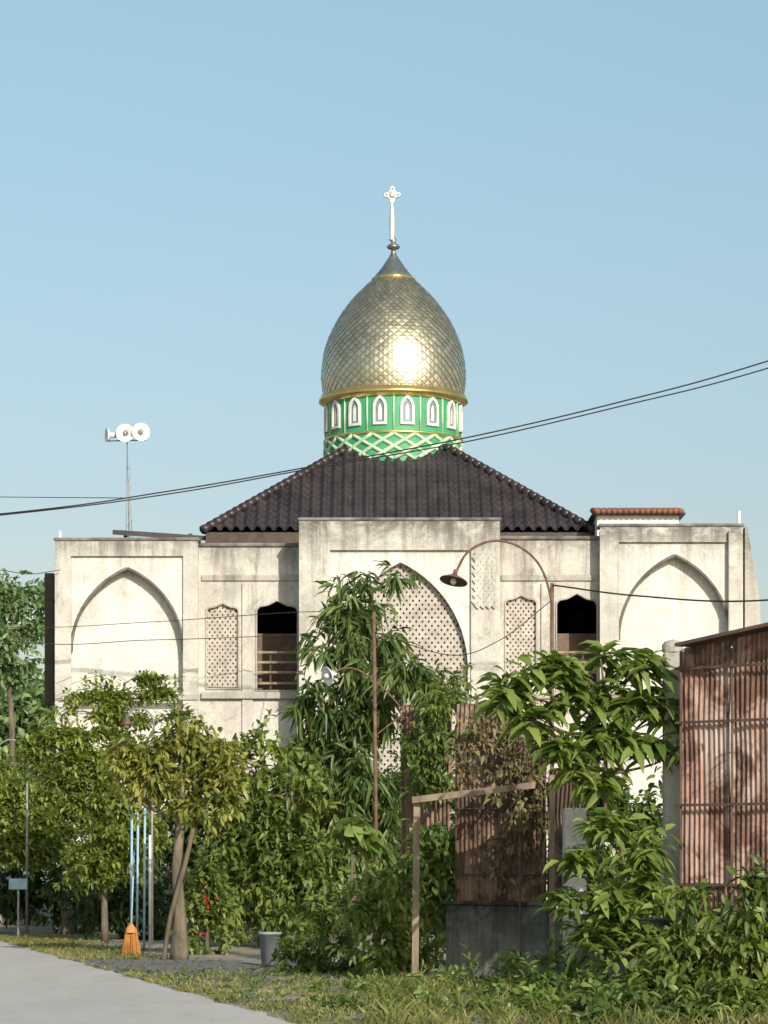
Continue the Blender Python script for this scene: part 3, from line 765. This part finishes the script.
plant('hedge_and_dark_fill',54,[(30,895,36,24),(75,900,34,26),(110,905,26,28,-4),(-15,895,40,26),(95,880,36,30,-2),(150,900,30,36,-4),(210,860,40,50),(50,870,40,16),(170,830,40,36),(250,850,40,60),(300,850,40,70),(350,860,40,60),(400,840,40,70),(440,830,30,70),(130,860,40,30)],
  10,9,.17,.08,.5,M['lf_dark'],[Vector((PX(75,54),54,0)),S(75,890,54)],spread=.13,tr=.04,gap=-.7,limbs=False)  # right-hand blobs added as a dark layer, standing in for shade behind plants
# --- hibiscus with a few red flowers
hb=plant('hibiscus_bush',43,[(205,890,18,20),(215,925,18,26),(200,935,14,20),(212,870,10,12)],18,10,.12,.07,.5,M['lf_green'],[Vector((PX(207,43),43,0)),S(207,910,43)],spread=.08,tr=.03,gap=-.6)
T,_=crown_pts([(207,905,14,36,-.3)],43,4,.3,gap=-2)
T=T[:6]
tw=np.repeat(np.arange(len(T)),5); az=np.tile(np.arange(5),len(T))*1.257
D=np.stack([np.cos(az),-np.ones(len(az))*.6,np.sin(az)],1)
make_leaves('flowers',T[tw],D,np.full(len(tw),.045),np.full(len(tw),.035),.1,np.full(len(tw),.5),M['flower'],hb)
# --- big-leaf tree at right
Y=30
plant('tropical_almond_tree',Y,[(513,692,20,10),(552,668,24,11),(600,656,32,8),(645,667,26,10),(585,698,28,14),(632,702,26,14),(538,718,24,12),(670,712,16,10),(692,740,12,12,-.3),(605,736,26,14),(562,748,20,14),(648,746,18,10),(600,776,18,14),(503,708,8,8),(578,770,12,10)],
  8.5,7,.31,.105,1.0,M['lf_bright'],[Vector((PX(603,Y),Y,0)),S(604,940,Y),S(600,860,Y),S(606,790,Y),S(602,690,Y)],M['bark'],mode='rosette',spread=.04,flat=.7,down=.05,tr=.045,gap=-.02,wl=.45,tonebias=.08)
plant('tropical_almond_sapling',29.4,[(585,860,16,14),(568,905,16,14),(610,825,20,14),(640,862,20,16),(655,900,22,20),(618,905,20,20),(590,938,22,22),(640,945,26,24),(660,830,14,10)],
  8,7,.25,.09,.9,M['lf_bright'],[Vector((PX(632,29.4),29.4,0)),S(630,930,29.4),S(622,850,29.4)],M['bark'],mode='rosette',spread=.04,flat=.7,down=.05,tr=.03,gap=-.12,wl=.45)
# --- undergrowth right foreground
plant('undergrowth',27.2,[(700,960,30,30),(745,950,30,36),(660,985,34,22),(725,1000,50,24),(620,1000,36,20),(690,905,12,26),(760,900,12,30),(790,960,40,50),(680,1012,70,20,-1.2),(600,1012,50,18,-1.2),(745,1010,40,26,-1.4),(650,1024,60,12,-1.8),(740,1024,50,14,-1.8)],
  7.5,9,.17,.06,.8,M['lf_green'],[Vector((PX(700,27.2),27.2,0)),S(700,960,27.2)],spread=.07,tr=.02,down=.1,wl=.4,gap=-.5)
plant('undergrowth',28.5,[(560,1000,34,16),(510,1004,34,16),(590,985,22,18),(450,1006,34,12),(400,1008,30,9),(535,985,16,12),(350,1008,20,5),(470,1018,50,10,-1),(400,1020,40,6,-1),(540,1016,50,16,-1.2)],
  11,9,.12,.05,.6,M['lf_bright'],[Vector((PX(540,28.5),28.5,0)),S(540,1000,28.5)],spread=.06,tr=.015,down=0,wl=.35,tonebias=-.08,gap=-.4)
plant('tall_weeds',31.5,[(470,985,30,16),(430,990,24,12),(520,975,24,18),(560,970,16,22),(385,992,24,8),(340,998,20,6)],
  9,9,.16,.035,.7,M['lf_bright'],[Vector((PX(470,31.5),31.5,0)),S(470,980,31.5)],spread=.07,tr=.012,down=-.5,flat=.3,wl=.4,tonebias=.05)
# --- vine bush around timber post
plant('vine_bush',34.6,[(392,890,26,26),(430,862,24,24),(450,850,18,22),(380,935,28,30),(440,905,22,30),(405,955,36,26),(425,828,18,12),(457,890,14,28),(360,905,18,22),(464,870,12,26)],
  12,10,.12,.06,.6,M['lf_bright'],[Vector((PX(410,34.6),34.8,0)),S(408,890,34.6)],spread=.07,tr=.025,tonebias=.05,gap=-.2,wl=.5)
plant('shrub',36.5,[(330,945,28,24),(310,968,26,14),(355,965,30,16),(325,915,14,14),(295,955,12,14)],
  13,10,.12,.05,.5,M['lf_green'],[Vector((PX(328,36.5),36.5,0)),S(328,940,36.5)],spread=.07,tr=.02,wl=.5,tonebias=.1)
plant('taro_plant',42,[(352,828,14,8),(362,842,10,6)],14,4,.26,.18,.9,M['lf_bright'],[Vector((PX(352,42),42,0)),S(352,830,42)],mode='rosette',spread=.03,tr=.03,gap=-2)
# --- climbers on the fence
plant('climbing_vine',35.9,[(432,735,16,26),(440,705,18,12),(425,770,12,26),(410,740,8,20),(446,760,8,30),(418,790,14,12)],14,10,.11,.05,.7,M['lf_green'],[Vector((PX(436,36),35.9,0)),S(436,760,35.9)],spread=.06,tr=.015,limbs=False,wl=.5,gap=-.4)
plant('climbing_vine',33.45,[(520,740,14,20),(505,770,10,20),(535,775,10,18),(490,725,12,10),(530,820,8,30),(478,705,14,6),(500,850,10,24),(462,760,8,30),(515,800,20,16),(475,740,12,16)],9,8,.10,.045,.7,M['lf_dry'],[Vector((PX(520,33.4),33.4,0)),S(520,760,33.4)],spread=.07,tr=.012,limbs=True,subs=.9,gap=-.4,tonebias=.1)
plant('climbing_vine',39,[(470,690,22,8),(500,700,14,10),(455,680,14,10)],10,9,.12,.05,.7,M['lf_green'],[Vector((PX(470,39),39,0)),S(470,700,39)],spread=.07,tr=.015)
plant('garden_shrub',36,[(600,840,30,40),(640,830,26,36),(590,900,30,40),(650,890,26,40),(560,870,14,30),(700,900,30,40,1),(570,810,20,30),(600,800,30,24)],9,10,.15,.065,.6,M['lf_green'],[Vector((PX(610,36),36,0)),S(610,860,36)],spread=.1,tr=.03,gap=-.6,tonebias=-.1)
# --- background trees
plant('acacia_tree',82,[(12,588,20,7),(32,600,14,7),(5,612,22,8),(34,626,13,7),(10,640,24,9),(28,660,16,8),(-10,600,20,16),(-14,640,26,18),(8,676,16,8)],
  42,8,.26,.12,.3,M['lf_far_hazed'],[Vector((PX(12,82),82,0)),S(12,740,82),S(10,680,82),S(14,600,82)],M['barkgrey'],spread=.20,tr=.11,gap=-.05,wl=1.3)
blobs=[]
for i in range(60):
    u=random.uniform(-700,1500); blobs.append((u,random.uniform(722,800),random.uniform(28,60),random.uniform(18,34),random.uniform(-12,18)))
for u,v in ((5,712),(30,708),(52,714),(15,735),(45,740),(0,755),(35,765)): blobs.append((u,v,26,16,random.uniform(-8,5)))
plant('distant_treeline',115,blobs,20,8,.5,.28,.3,M['lf_far_hazed'],None,spread=.45,gap=-.6)
# ---------------------------------------------------------------- grass verge
def grass(name,n,fy,fx,h,gap=.0,tb=0,w=.010):
    P=np.zeros((n,3)); P[:,1]=fy(rng.random(n)); P[:,0]=fx(P[:,1],rng.random(n))
    fl=field(P,1.1)+.6*field(P*1.7+3,.9)
    k=fl+rng.normal(0,.35,n)>gap; P=P[k]; fl=fl[k]; n=len(P)
    D=sphere(n)*.6; D[:,2]=1; hh=h*rng.uniform(.35,1.3,n)*(1+.35*np.clip(fl,-.5,1.2))
    tone=np.clip(.55+tb+.2*np.sin(P[:,0]*3+P[:,1])+rng.normal(0,.22,n),0,1)
    return make_leaves(name,P,D,hh,np.full(n,w)*rng.uniform(.7,1.5,n),.9,tone,M['grass'],None,flat=.1)
e=edge
grass('grass',18000,lambda r:24+r*12,lambda y,r:e(y)+.02+r**1.3*(2.6+.6*np.sin(y*2)),.075,.6)
grass('grass',12000,lambda r:40.5+r*11,lambda y,r:e(y)+.02+r**1.3*(1.3+.3*np.sin(y*2)),.09,.3)
grass('grass',9000,lambda r:24+r*9,lambda y,r:-.2+r*4,.24,.3,-.3,.014)
grass('grass',1000,lambda r:25+r*24,lambda y,r:e(y)-.03+r*.1,.08,.2)
n=5000; P=np.zeros((n,3)); P[:,1]=24+rng.random(n)*13; P[:,0]=edge(P[:,1])+.1+rng.random(n)**1.2*3; P[:,2]=.02
k=field(P,.9)+rng.normal(0,.2,n)>.25; P=P[k]; n=len(P); D=sphere(n); D[:,2]=abs(D[:,2])*.8+.2
make_leaves('weeds',P,D,rng.uniform(.03,.10,n),rng.uniform(.02,.04,n),.5,rng.normal(.4,.2,n),M['lf_green'],None,flat=.8)
n=1400; P=np.zeros((n,3)); P[:,1]=24+rng.random(n)*26; P[:,0]=edge(P[:,1])+.15+rng.random(n)*2; P[:,2]=.02
D=sphere(n); D[:,2]*=.15
make_leaves('fallen_leaves',P,D,np.full(n,.06),np.full(n,.03),.1,rng.random(n),M['lf_dry'],None,flat=.9)
# ---------------------------------------------------------------- little things by the road
pp=parent_empty('pipe_rack'); mb=MB()
for u,v in ((131,806),(137,812),(144,808)):
    mb.tube([Vector((PX(u,44.5),44.5,0)),S(u+1,v,44.6)],.020,8)
mb.tube([S(128,815,44.5),S(148,812,44.5)],.012,6)
mb.build('pipes',M['bluepipe'],pp)
mb=MB(); mb.tube([Vector((PX(150,44.3),44.3,0)),S(150,835,44.3)],.022,8); mb.build('white_pipe',M['white'],pp)
br=parent_empty('broom')
Y=42; c=Vector((PX(131,Y),Y,0))
mb=MB(); mb.tube([c+Vector((0,0,.35)),S(134,850,Y+.25)],.014,7); mb.build('handle',M['bluepipe'],br)
mb=MB()
for i in range(160):
    a=random.uniform(-1,1); q=random.uniform(-1,1)
    mb.tube([c+Vector((a*.08,q*.04,.42)),c+Vector((a*.13+random.uniform(-.03,.03),q*.07,random.uniform(.01,.08)))],.005,4)
mb.lathe([(.01,.36),(.085,.36),(.08,.42),(.02,.5)],c,14)
mb.build('bristles',M['orange'],br,False)
bn=parent_empty('waste_bin'); c=Vector((PX(270,38.5),38.5,0))
mb=MB(); mb.lathe([(.001,.02),(.115,.02),(.15,.44),(.165,.44),(.165,.47),(.14,.47),(.11,.06),(.001,.06)],c,24); mb.build('tub',M['bin'],bn)
lw=parent_empty('roadside_wall')
wallseg('panel',(-12.5,60.2),(-7.4,60),0,1.05,.15,M['concrete'],lw)
sg=parent_empty('small_sign')
c=S(18,884,51.6)
box('board',c.x-.17,c.x+.17,c.y,c.y+.03,c.z-.10,c.z+.10,M['bluepipe'],sg,.005)
box('post',c.x-.02,c.x+.02,c.y+.032,c.y+.07,0,c.z+.08,M['metal'],sg,.004)

# ---------------------------------------------------------------- light, sky, camera
az=math.radians(158); el=math.radians(27)
w=bpy.data.worlds.new('World'); scene.world=w; w.use_nodes=True; nt=w.node_tree
sky=nt.nodes.new('ShaderNodeTexSky'); sky.sky_type='NISHITA'; sky.sun_disc=False
sky.sun_elevation=el; sky.sun_rotation=az; sky.air_density=1.0; sky.dust_density=1.5; sky.ozone_density=1.5
tc=nt.nodes.new('ShaderNodeTexCoord'); sp=nt.nodes.new('ShaderNodeSeparateXYZ'); nt.links.new(tc.outputs['Generated'],sp.inputs[0])
hz=ramp(nt,sp.outputs[2],[(0,(1.03,.90,.87)),(.12,(1.08,1.0,.92)),(.30,(1.38,1.43,1.17))])
sc_=mix(nt,1.0,sky.outputs[0],hz.outputs[0],'MULTIPLY')
bg=nt.nodes['Background']; nt.links.new(sc_,bg.inputs[0]); bg.inputs[1].default_value=.122
sl=bpy.data.lights.new('sun','SUN'); sl.energy=4.8; sl.angle=math.radians(.5); sl.color=(1,.92,.80)
so=bpy.data.objects.new('sun',sl); col.objects.link(so)
dv=Vector((math.sin(az)*math.cos(el),math.cos(az)*math.cos(el),math.sin(el)))
so.rotation_euler=dv.to_track_quat('Z','Y').to_euler(); so.location=dv*50
cam=bpy.data.cameras.new('camera'); co=bpy.data.objects.new('camera',cam); col.objects.link(co)
co.location=(0,0,EYE); co.rotation_euler=(math.radians(90),0,0)
cam.sensor_fit='VERTICAL'; cam.sensor_height=36; cam.lens=F*36/1024; cam.shift_y=(850-512)/1024; cam.clip_end=5000
scene.camera=co
scene.view_settings.view_transform='Standard'; scene.view_settings.look='None'; scene.view_settings.exposure=0
